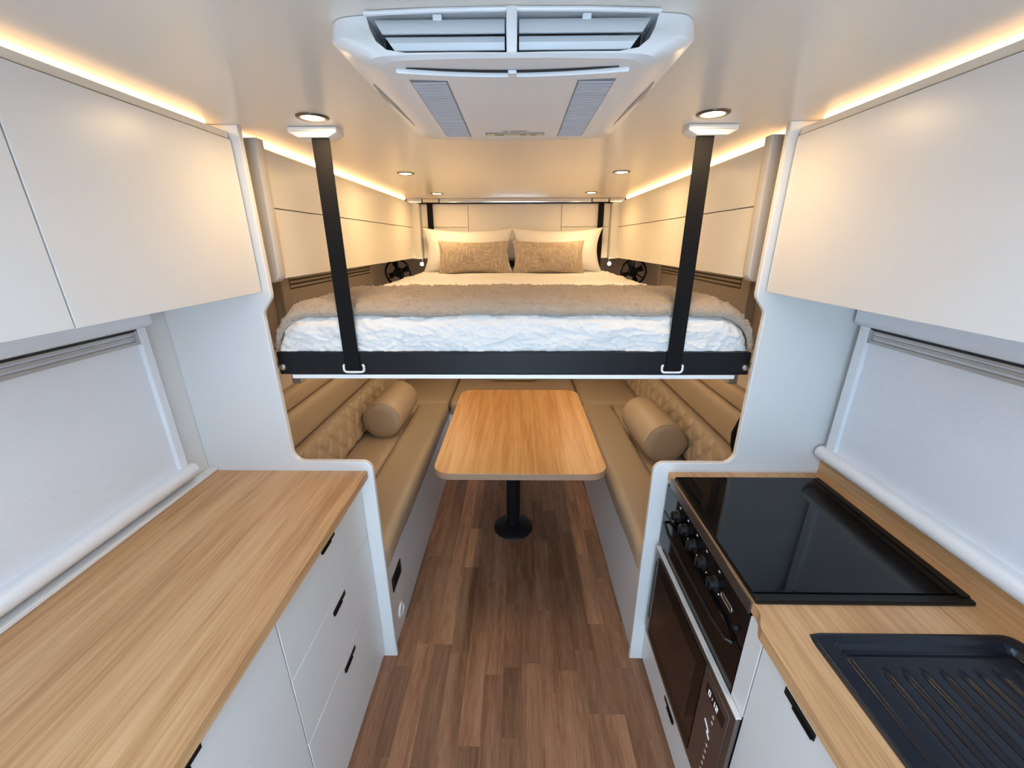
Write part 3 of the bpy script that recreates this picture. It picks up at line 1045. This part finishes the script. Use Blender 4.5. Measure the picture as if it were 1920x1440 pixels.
# ================================================================== DOWNLIGHTS
DL = [(-0.478, 1.118, 'beside the left strap bracket'), (0.476, 1.110, 'beside the right strap bracket'),
      (-0.474, 1.955, 'over the middle of the bed on the left'), (0.464, 1.945, 'over the middle of the bed on the right'),
      (-0.482, 2.72, 'near the headboard on the left'), (0.466, 2.70, 'near the headboard on the right')]
proto = None
for x, y, where in DL:
    if proto is None:
        proto = thing('downlight', (x, y, ZC), '', 'downlight', 'recessed ceiling downlights')
        part('ring', lathe([(0.026, -0.001), (0.027, -0.0035), (0.034, -0.004), (0.0375, -0.0025), (0.038, 0.0), (0.026, 0.0)], 32, (x, y, ZC)), 'bronze', proto)
        part('lens', lathe([(0.0, -0.0022), (0.020, -0.0022), (0.026, -0.0015), (0.026, -0.0002), (0.0, -0.0002)], 32, (x, y, ZC)), 'lens', proto, 'glowing warm lens')
        o = proto
    else:
        o = copy_tree(proto)
        o.location = (x, y, ZC)
    o['label'] = 'recessed warm downlight ' + where

# ================================================================== STRAPS
for s in (-1, 1):
    w = side(s)
    xs = s * 0.504
    t = thing('strap_bracket', (s * 0.518, 1.20, ZC), 'white ceiling bracket at the top of the %s lift strap' % w, 'bracket', 'ceiling strap brackets')
    xc = s * 0.519
    bm = nb()
    pr = fillet([(xc - 0.064, ZC - 0.0005, 0), (xc + 0.064, ZC - 0.0005, 0), (xc + 0.064, ZC - 0.014, 0.003), (xc + 0.040, ZC - 0.026, 0.006), (xc - 0.040, ZC - 0.026, 0.006), (xc - 0.064, ZC - 0.014, 0.003)], 5)
    prism(pr, 'Y', 1.178 + 0.016, 1.248, bm, bev=0.004)
    part('cover', bm, 'white', t)
    t = thing('lift_strap', (xs, 1.214, 1.222), 'long black webbing strap holding the front of the bed on the %s' % w, 'strap', 'black bed lift straps')
    part('webbing', bx(xs - 0.0235, xs + 0.0235, 1.2045, 1.2080, 1.219, ZC - 0.022, bev=0.0008), 'black_web', t)
    rp = []
    for a, b in fillet([(-0.032, 1.236, 0.004), (-0.032, 1.213, 0.010), (0.032, 1.213, 0.010), (0.032, 1.236, 0.004), ], 5):
        rp.append((xs - s * 0.004 + a, 1.206, b))
    # open D-ring
    k0 = 0
    part('ring', tube(rp[3:] + rp[:0] if False else rp, 0.0036, 8, closed=False), 'print_white', t, 'white steel ring')
    xr = s * 0.600
    t = thing('lift_strap', (xr, 3.062, 1.44), 'short black webbing strap behind the %s pillow' % w, 'strap', 'black bed lift straps')
    part('webbing', bx(xr - 0.020, xr + 0.020, 3.0575, 3.061, 1.40, 1.864, bev=0.0008), 'black_web', t)

# ================================================================== BED
t = thing('bed_platform', (0, 2.15, 1.187), 'black steel lift-up bed platform hanging on straps', 'bed frame')
part('front_beam', bx(-0.742, 0.742, 1.212, 1.240, 1.203, 1.276, bev=0.003), 'black_metal', t, 'black front beam')
part('rear_beam', bx(-0.742, 0.742, 3.04, 3.056, 1.203, 1.276, bev=0.003), 'black_metal', t)
for s in (-1, 1):
    part('side_beam', bx(s * 0.712, s * 0.742, 1.241, 3.039, 1.203, 1.276, bev=0.003), 'black_metal', t)
    part('bolt', lathe([(0.0, -0.009), (0.007, -0.009), (0.010, -0.006), (0.011, 0.0)], 16, (s * 0.728, 1.212, 1.228), 'Y'), 'steel', t)
part('front_trim', bx(-0.705, 0.702, 1.212, 1.2235, 1.189, 1.2025, bev=0.002), 'print_white', t, 'bright white trim strip')
part('head_bar', bx(-0.5, 0.5, 3.062, 3.076, 1.428, 1.472, bev=0.002), 'black_metal', t)
for s in (-0.45, 0.45):
    part('head_bar_post', bx(s - 0.012, s + 0.012, 3.057, 3.0615, 1.24, 1.472), 'black_metal', t)
part('base_board', bx(-0.705, 0.702, 1.224, 3.03, 1.1885, 1.2025, bev=0.002), 'white', t, 'white underside board')
part('bed_base', bx(-0.71, 0.71, 1.242, 3.036, 1.262, 1.274), 'black_metal', t)
for s in (-1, 1):
    t = thing('wall_bracket', (s * 0.87, 1.5, 1.07), 'small grey bracket under the bed end on the %s wall' % side(s), 'bracket', 'grey brackets below the bed')
    part('block', bx(s * 0.845, s * 0.88, 1.50, 1.53, 1.07, 1.16, bev=0.003), 'grey_panel', t)
    part('arm', bx(s * 0.880, s * (XW - 0.014), 1.505, 1.525, 1.135, 1.155, bev=0.002), 'grey_panel', t)

HX, RX, RZ = 0.738, 0.115, 0.115
ZT = 1.398
YB0, YB1 = 1.226, 3.045
RY = 0.07
DR0 = 0.09


def duvet_pt(tx, ty, off=0.0):
    """tx: arc length across from the centre, ty: arc length from the front bottom edge; returns world point"""
    sgn = 1 if tx >= 0 else -1
    a = abs(tx)
    flat = HX - RX
    if a <= flat:
        x, dz1, nx_, nz1 = a, 0.0, 0.0, 1.0
    else:
        th = (a - flat) / RX
        if th <= math.pi / 2:
            x = flat + RX * math.sin(th); dz1 = RX * (1 - math.cos(th)); nx_, nz1 = math.sin(th), math.cos(th)
        else:
            x = HX; dz1 = RX + (a - flat - RX * math.pi / 2); nx_, nz1 = 1.0, 0.0
    # front rounding
    drop0 = DR0
    arc = RY * math.pi / 2
    if ty < drop0:
        y, dz2, ny_, nz2 = 0.0, RY + (drop0 - ty), -1.0, 0.0
    elif ty < drop0 + arc:
        th = (drop0 + arc - ty) / RY
        y = RY - RY * math.sin(th); dz2 = RY * (1 - math.cos(th)); ny_, nz2 = -math.sin(th), math.cos(th)
    else:
        y = RY + (ty - drop0 - arc); dz2, ny_, nz2 = 0.0, 0.0, 1.0
    n_ = Vector((sgn * nx_, ny_, max(0.0, nz1 * nz2)))
    if n_.length < 1e-6:
        n_ = Vector((sgn, -1, 0))
    n_.normalize()
    crown = 0.008 * (1 - (x / HX) ** 2)
    p = Vector((sgn * x, YB0 + y, ZT + crown - min(dz1 + dz2, 0.122 + crown)))
    return p + n_ * off, n_


def wrinkle(p):
    v = Vector((p.x * 7, p.y * 9, p.z * 16))
    w_ = noise.fractal(v, 1.0, 2.0, 4) * 0.007
    q = Vector((p.x * 9, p.y * 9, p.z * 9))
    wx = noise.noise(q) * 1.2
    r1 = 1 - abs(noise.noise(Vector((p.x * 17 + wx, p.y * 22, p.z * 46 + p.x * 14 + wx))))
    r2 = 1 - abs(noise.noise(Vector((p.x * 38 - wx * 2, p.y * 34 + 7, p.z * 70 - p.x * 26))))
    front = 1.0 if p.y < 1.34 or abs(p.x) > 0.66 else 0.3
    return w_ * (0.4 + front * 0.6) + front * (0.0042 * max(0, (r1 - 0.6) / 0.4) ** 1.8 + 0.0028 * max(0, (r2 - 0.6) / 0.4) ** 1.6)


bm = nb()
nx, ny = 360, 260
LTX = HX - RX + RX * math.pi / 2 + 0.02
LTY = DR0 + RY * math.pi / 2 + (YB1 - YB0 - RY)
g = []
for i in range(nx + 1):
    row = []
    for j in range(ny + 1):
        q = j / ny
        ty = LTY * (q ** 1.7)
        p, n_ = duvet_pt(-LTX + 2 * LTX * i / nx, ty)
        p = p + n_ * wrinkle(p)
        p.z = max(p.z, 1.277)
        row.append(bm.verts.new(p))
    g.append(row)
for i in range(nx):
    for j in range(ny):
        bm.faces.new((g[i][j], g[i + 1][j], g[i + 1][j + 1], g[i][j + 1]))
du = thing('duvet', (0, 2.1, 1.28), 'crumpled white quilted bedspread covering the whole bed', 'bedspread')
part('cover', bm, 'duvet', du, angle=180)
mt = thing('mattress', (0, 2.1, 1.276), 'white mattress on the bed platform under the bedspread', 'mattress')
part('core', rbox((0, 2.135, 1.335), (0.70, 0.885, 0.058), (0.06, 0.05, 0.05), (10, 12, 6)), 'duvet', mt)
# head end closing strip of mattress is hidden by the pillows

# throw blanket
bm = nb()
nx, ny = 430, 130
ty0 = DR0 + 0.050
ty1 = ty0 + 0.475
LB = HX - RX + RX * math.pi / 2 + 0.006
top, bot = [], []
for i in range(nx + 1):
    ra, rb_ = [], []
    for j in range(ny + 1):
        u = -1 + 2 * i / nx; v = j / ny
        tx = LB * u
        wav = 0.006 * noise.noise(Vector((tx * 6, 0.3, 5)))
        tyy = ty0 + wav + (ty1 - ty0) * v
        p, n_ = duvet_pt(tx, tyy, 0.009)
        ed = min(1.0, min(v, 1 - v) * (ty1 - ty0) / 0.018, (1 - abs(u)) * LB / 0.018)
        th = 0.019 * math.sqrt(max(0.0, 1 - (1 - ed) ** 2))
        fl_ = 0.0085 * noise.noise(Vector((p.x * 58, p.y * 75, p.z * 75))) + 0.005 * noise.noise(Vector((p.x * 125, p.y * 125, p.z * 125))) + 0.006 * noise.noise(Vector((p.x * 14, p.y * 22, 3)))
        ra.append(bm.verts.new(p + n_ * (th + fl_ * (0.3 + 0.7 * ed))))
        rb_.append(ra[-1] if (i in (0, nx) or j in (0, ny)) else bm.verts.new(p - n_ * 0.002))
    top.append(ra); bot.append(rb_)
for i in range(nx):
    for j in range(ny):
        bm.faces.new((top[i][j], top[i + 1][j], top[i + 1][j + 1], top[i][j + 1]))
        try:
            bm.faces.new((bot[i][j], bot[i][j + 1], bot[i + 1][j + 1], bot[i + 1][j]))
        except ValueError:
            pass
solo('throw_blanket', bm, 'fleece', 'beige fluffy throw blanket laid across the foot of the bed', 'blanket', angle=180)


def pillow_bm(w, h, d, sag=0.10, seed=0, n=34, side_in=0.06):
    bm = nb()
    F, B = [], []
    for i in range(n + 1):
        rf, rb_ = [], []
        for j in range(n + 1):
            u = -1 + 2 * i / n; v = -1 + 2 * j / n
            u = math.sin(u * math.pi / 2); v = math.sin(v * math.pi / 2)
            x = w / 2 * u * (1 - side_in * (1 - v * v))
            z = h / 2 * v * (1 - sag * (1 - u * u))
            e = max(0.0, (1 - u * u)) ** 0.5 * max(0.0, (1 - v * v)) ** 0.5
            wr = 0.012 * d / 0.14 * noise.noise(Vector((x * 9 + seed, z * 9, seed * 3))) * e
            yy = d / 2 * e
            rf.append(bm.verts.new((x, -yy + wr, z)))
            rb_.append(rf[-1] if (i in (0, n) or j in (0, n)) else bm.verts.new((x, yy * 0.9 + wr, z)))
        F.append(rf); B.append(rb_)
    for i in range(n):
        for j in range(n):
            bm.faces.new((F[i][j], F[i + 1][j], F[i + 1][j + 1], F[i][j + 1]))
            try:
                bm.faces.new((B[i][j], B[i][j + 1], B[i + 1][j + 1], B[i + 1][j]))
            except ValueError:
                pass
    return bm


def put(o, loc, rx=0, ry=0, rz=0):
    o.location = loc
    o.rotation_euler = (rx, ry, rz)


for s in (-1, 1):
    o = solo('pillow', pillow_bm(0.636, 0.312, 0.17, 0.19, seed=s * 2.3 + 5, side_in=0.13), 'pillow', 'white pillow leaning on the headboard, %s of the pair' % side(s), 'pillow', 'white pillows', loc=(0, 0, 0), angle=180)
    put(o, (s * 0.311 - 0.020, 2.955, 1.545), -0.24, 0, 0)
    o = solo('cushion', pillow_bm(0.475, 0.228, 0.13, 0.15, seed=s * 4.1 + 9, side_in=0.07), 'woven', 'small beige woven cushion in front of the %s pillow' % side(s), 'cushion', 'beige woven cushions', loc=(0, 0, 0), angle=180)
    put(o, ((-0.273 if s < 0 else 0.219), 2.775, 1.503), -0.30, 0, 0)

# ================================================================== FANS AND READING LAMPS
for s in (-1, 1):
    w = side(s)
    fx, fy, fz = s * 0.836, 2.965, 1.398
    t = thing('fan', (fx, fy, 1.40), 'small black wall fan beside the pillows on the %s' % w, 'fan', 'black bedside fans')
    R = 0.088
    part('ring', tube([(fx + R * math.cos(a), fy - 0.01, fz + R * math.sin(a)) for a in [2 * math.pi * k / 32 for k in range(32)]], 0.008, 8, closed=True), 'black_plastic', t)
    part('motor', lathe([(0.0, -0.022), (0.026, -0.020), (0.034, -0.010), (0.034, 0.03), (0.0, 0.035)], 24, (fx, fy, fz), 'Y'), 'black_plastic', t)
    for k in range(3):
        a = math.radians(90 + 120 * k)
        part('spoke', tube([(fx + 0.03 * math.cos(a), fy - 0.008, fz + 0.03 * math.sin(a)), (fx + R * math.cos(a), fy - 0.01, fz + R * math.sin(a))], 0.0045, 6), 'black_plastic', t)
    for k in range(4):
        a = math.radians(20 + 90 * k)
        ca, sa = math.cos(a), math.sin(a)
        bm = nb()
        c_ = [(0.03, -0.012, -0.006), (0.075, -0.02, -0.004), (0.075, 0.024, 0.008), (0.03, 0.014, 0.008)]
        vv = []
        for th in (0, 0.002):
            vv.append([bm.verts.new((fx + r_ * ca - q * sa, fy + dy + th + 0.008, fz + r_ * sa + q * ca)) for r_, q, dy in c_])
        bm.faces.new(vv[0]); bm.faces.new(vv[1][::-1])
        for i in range(4):
            bm.faces.new((vv[0][i], vv[1][i], vv[1][(i + 1) % 4], vv[0][(i + 1) % 4]))
        part('blade', bm, 'black_plastic', t)
    part('bracket', bx(fx - 0.014, fx + 0.014, fy - 0.005, fy + 0.05, fz + R - 0.002, 1.4935, bev=0.003), 'black_plastic', t)
    t = thing('reading_lamp', (s * 0.676, 3.03, 1.447), 'tiny glowing reading lamp in the %s corner behind the pillow' % w, 'reading lamp', 'bedside reading lamps')
    lx = s * 0.676
    part('bulb', lathe([(0.0, -0.012), (0.009, -0.009), (0.0125, 0.0), (0.009, 0.009), (0.0, 0.012)], 16, (lx, 3.02, 1.452), 'Y'), 'lamp_glow', t, 'glowing lamp head')
    part('stem', tube([(lx, 3.031, 1.452), (lx, 3.045, 1.462), (lx, 3.05, 1.4885)], 0.004, 8), 'chrome', t)

# ================================================================== DINETTE
# benches: white base boards plus tan cushions
ZS = 0.505
for s in (-1, 1):
    w = side(s)
    t = thing('bench_base', (s * 0.76, 2.0, 0), 'white bench base below the %s tan seat' % w, 'bench', 'white bench bases')
    part('front_board', bx(s * 0.488, s * 0.506, YP + 0.019, 2.699, 0.0, 0.405, bev=0.002), 'white', t)
    part('top_board', bx(s * 0.506, s * (XW - 0.014), YP + 0.019, 3.43, 0.387, 0.405), 'white_matt', t)
    if s < 0:
        bm = nb(); box(bm, -0.4885, -0.484, 1.252, 1.368, 0.254, 0.322, bev=0.002)
        pl = part('socket_plate', bm, 'black_plastic', t, 'black socket plate')
        part('socket_insert', bx(-0.4845, -0.4825, 1.275, 1.345, 0.266, 0.310, bev=0.001), 'black_web', pl)
        vt = part('round_vent', lathe([(0.034, -0.4885), (0.033, -0.482), (0.026, -0.480), (0.022, -0.484), (0.0, -0.484)], 28, (0, 1.312, 0.098), 'X'), 'white', t, 'white round vent')
    # seat cushion, two panels with a welt between
    y0, y1 = YP + 0.020, 2.655
    t = thing('seat_cushion', (s * 0.7, 2.0, 0.43), 'long tan leather seat cushion on the %s bench' % w, 'seat cushion', 'tan seat cushions')

    def seat_d(p):
        return 0.004 * noise.noise(Vector((p.x * 6, p.y * 4, 1.0)))
    part('front_panel', rbox((s * 0.580, (y0 + y1) / 2, 0.4625), (0.108, (y1 - y0) / 2, 0.0535), (0.034, 0.03, 0.030), (14, 30, 8), disp=seat_d), 'leather', t, angle=180)
    part('back_panel', rbox((s * 0.808, (y0 + y1) / 2, 0.4605), (0.1185, (y1 - y0) / 2, 0.0515), (0.03, 0.03, 0.026), (14, 30, 8), disp=seat_d), 'leather', t, angle=180)
    # quilted backrest
    t = thing('backrest_cushion', (s * 0.93, 2.0, 0.48), 'quilted tan leather backrest cushion along the %s bench' % w, 'backrest', 'quilted backrests')
    bm = nb()
    yA, yB = YP + 0.021, 3.34
    n1, n2 = 240, 26
    prof = []
    FR, BK = [], []
    for i in range(n1 + 1):
        a_, b_ = [], []
        for j in range(n2 + 1):
            v = j / n2
            y = yA + (yB - yA) * i / n1
            X_ = 0.915 + 0.050 * v
            Z_ = 0.5225 + 0.2175 * v
            e = (max(0.0, 1 - (2 * v - 1) ** 6)) ** 0.5
            # diamond quilting
            p1 = (y + (Z_ - 0.48) * 0.8) / 0.115; p2 = (y - (Z_ - 0.48) * 0.8) / 0.115
            q = min(abs(p1 - round(p1)), abs(p2 - round(p2)))
            puff = 0.013 * (1 - math.exp(-(q / 0.10) ** 2))
            a_.append(bm.verts.new((s * (X_ - 0.030 * e - puff * e), y, Z_)))
            b_.append(a_[-1] if j in (0, n2) else bm.verts.new((s * (X_ + 0.035 * e), y, Z_)))
        FR.append(a_); BK.append(b_)
    for i in range(n1):
        for j in range(n2):
            bm.faces.new((FR[i][j], FR[i + 1][j], FR[i + 1][j + 1], FR[i][j + 1]))
            bm.faces.new((BK[i][j], BK[i][j + 1], BK[i + 1][j + 1], BK[i + 1][j]))
    for i in (0, n1):
        bm.faces.new(FR[i] + BK[i][1:-1][::-1])
    part('pad', bm, 'leather', t, angle=180)
    # upper smooth cushion and top ledge cushion
    o = solo('backrest_cushion', rbox((s * 0.985, (yA + yB) / 2, 0.822), (0.032, (yB - yA) / 2, 0.083), (0.028, 0.02, 0.05), (6, 20, 10)), 'leather', 'plain tan upper backrest band on the %s side below the bed' % w, 'backrest', 'upper backrest bands', angle=180)
    o = solo('backrest_cushion', rbox((s * 0.993, (yA + yB) / 2, 0.950), (0.024, (yB - yA) / 2, 0.042), (0.02, 0.02, 0.03), (6, 20, 8)), 'leather', 'narrow tan top cushion strip under the %s bed bracket' % w, 'backrest', 'top backrest strips', angle=180)

# rear seat between the benches
t = thing('bench_base', (0, 3.08, 0), 'white bench base at the far end behind the table', 'bench', 'white bench bases')
part('front_board', bx(-0.487, 0.487, 2.70, 2.718, 0.0, 0.405), 'white', t)
part('top_board', bx(-0.505, 0.505, 2.718, 3.43, 0.387, 0.405), 'white_matt', t)
part_mid = solo('seat_cushion', rbox((0.0, 3.045, 0.464), (0.475, 0.385, 0.057), (0.05, 0.05, 0.035), (16, 12, 8)), 'leather', 'tan middle seat cushion at the far end behind the table', 'seat cushion', 'tan seat cushions', angle=180)
for s in (-1, 1):
    solo('seat_cushion', rbox((s * 0.728, 3.045, 0.463), (0.248, 0.385, 0.056), (0.05, 0.05, 0.035), (12, 12, 8)), 'leather', 'tan corner seat cushion at the far %s end of the dinette' % side(s), 'seat cushion', 'tan seat cushions', angle=180)
solo('backrest_cushion', rbox((-0.01, 3.205, 0.657), (0.180, 0.10, 0.135), (0.03, 0.03, 0.02), (12, 8, 8)), 'leather', 'tan padded block backrest in the middle of the far bench', 'backrest', angle=180)
for s in (-1, 1):
    solo('backrest_cushion', rbox((s * 0.60, 3.395, 0.70), (0.37, 0.045, 0.18), (0.04, 0.03, 0.05), (14, 6, 8)), 'leather', 'tan backrest cushion on the end wall, %s corner' % side(s), 'backrest', 'end wall backrests', angle=180)

# bolsters
for s in (-1, 1):
    R = 0.112
    if s < 0:
        c0, c1 = Vector((-0.768, 2.10, 0.626)), Vector((-0.763, 2.52, 0.626))
    else:
        c0, c1 = Vector((0.776, 1.83, 0.626)), Vector((0.752, 2.25, 0.626))
    d = (c1 - c0); Lb = d.length
    prof = [(0.0, 0.0), (R * 0.55, 0.001), (R * 0.86, 0.005), (R * 0.955, 0.014), (R, 0.035), (R * 1.01, Lb / 2), (R, Lb - 0.035), (R * 0.955, Lb - 0.014), (R * 0.86, Lb - 0.005), (R * 0.55, Lb - 0.001), (0, Lb)]
    bm = lathe(prof, 48, (0, 0, 0), 'Y')
    bmesh.ops.rotate(bm, verts=bm.verts[:], cent=(0, 0, 0), matrix=Matrix.Rotation(-math.atan2(d.x, d.y), 3, 'Z'))
    bmesh.ops.translate(bm, verts=bm.verts[:], vec=c0)
    t = thing('bolster', (c0.x, (c0.y + c1.y) / 2, 0.5), 'tan leather bolster cushion lying on the %s seat' % side(s), 'bolster', 'tan bolsters')
    part('roll', bm, 'leather', t, angle=50)
    ring = []
    for k in range(40):
        a = 2 * math.pi * k / 40
        q = Vector((R * 0.962 * math.cos(a), 0.012, R * 0.962 * math.sin(a)))
        q.rotate(Matrix.Rotation(-math.atan2(d.x, d.y), 3, 'Z'))
        ring.append(q + c0)
    part('piping', tube(ring, 0.0018, 6, closed=True), 'leather_thread', t)

# black cable hanging on the right behind the partition
pts = [(1.005, 1.42, 1.20), (0.90, 1.36, 1.16), (0.86, 1.33, 1.11), (0.832, 1.31, 1.06), (0.806, 1.30, 1.00), (0.792, 1.30, 0.955), (0.797, 1.30, 0.91), (0.812, 1.30, 0.87), (0.845, 1.31, 0.83), (0.93, 1.33, 0.80)]
cv = []
for i in range(len(pts) - 1):
    for k in range(4):
        q = k / 4
        cv.append(Vector(pts[i]).lerp(Vector(pts[i + 1]), q))
cv.append(Vector(pts[-1]))
bm = tube(cv, 0.0125, 10)
solo('cable', bm, 'black_web', 'thick black cable hanging behind the right partition edge', 'cable')

# table
t = thing('table', (0.028, 1.97, 0), 'oak dining table with rounded corners on a black pedestal', 'table')
out = rrect(0.028 - 0.374, 0.028 + 0.374, 1.466, 2.482, 0.075, 10)
part('table_top', prism(out, 'Z', 0.6775, 0.682, bev=0.001), 'table_oak', t, 'warm oak laminate top')
part('top_edge', prism(rrect(0.028 - 0.3735, 0.028 + 0.3735, 1.4665, 2.4815, 0.0745, 10), 'Z', 0.649, 0.6773, bev=0.002), 'table_edge', t, 'pale wood edge band')
px_, py_ = -0.006, 1.972
part('pedestal_pole', lathe([(0.0, 0.02), (0.036, 0.02), (0.036, 0.10), (0.040, 0.11), (0.040, 0.62), (0.040, 0.64), (0.0, 0.64)], 28, (px_, py_, 0)), 'black_metal', t)
part('pedestal_base', lathe([(0.0, 0.0005), (0.113, 0.0005), (0.115, 0.004), (0.108, 0.012), (0.07, 0.022), (0.045, 0.032), (0.0, 0.033)], 40, (px_, py_, 0)), 'black_metal', t)
part('top_plate', lathe([(0.0, 0.636), (0.11, 0.636), (0.11, 0.6485), (0.0, 0.6485)], 28, (px_, py_, 0)), 'black_metal', t)

# added strips, unseen under the bunk, to light the benches and table
for s in (-1, 1):
    l = thing('led_strip', (s * 0.45, 2.2, 1.178), 'added warm light strip, unseen, under the bed board on the %s' % side(s), 'light strip', 'light strips under the bed')
    part('profile', bx(s * 0.44, s * 0.46, 1.45, 2.95, 1.184, 1.1880), 'white_matt', l)
    part('diffuser', bx(s * 0.442, s * 0.458, 1.452, 2.948, 1.180, 1.1838), 'fill_under', l)
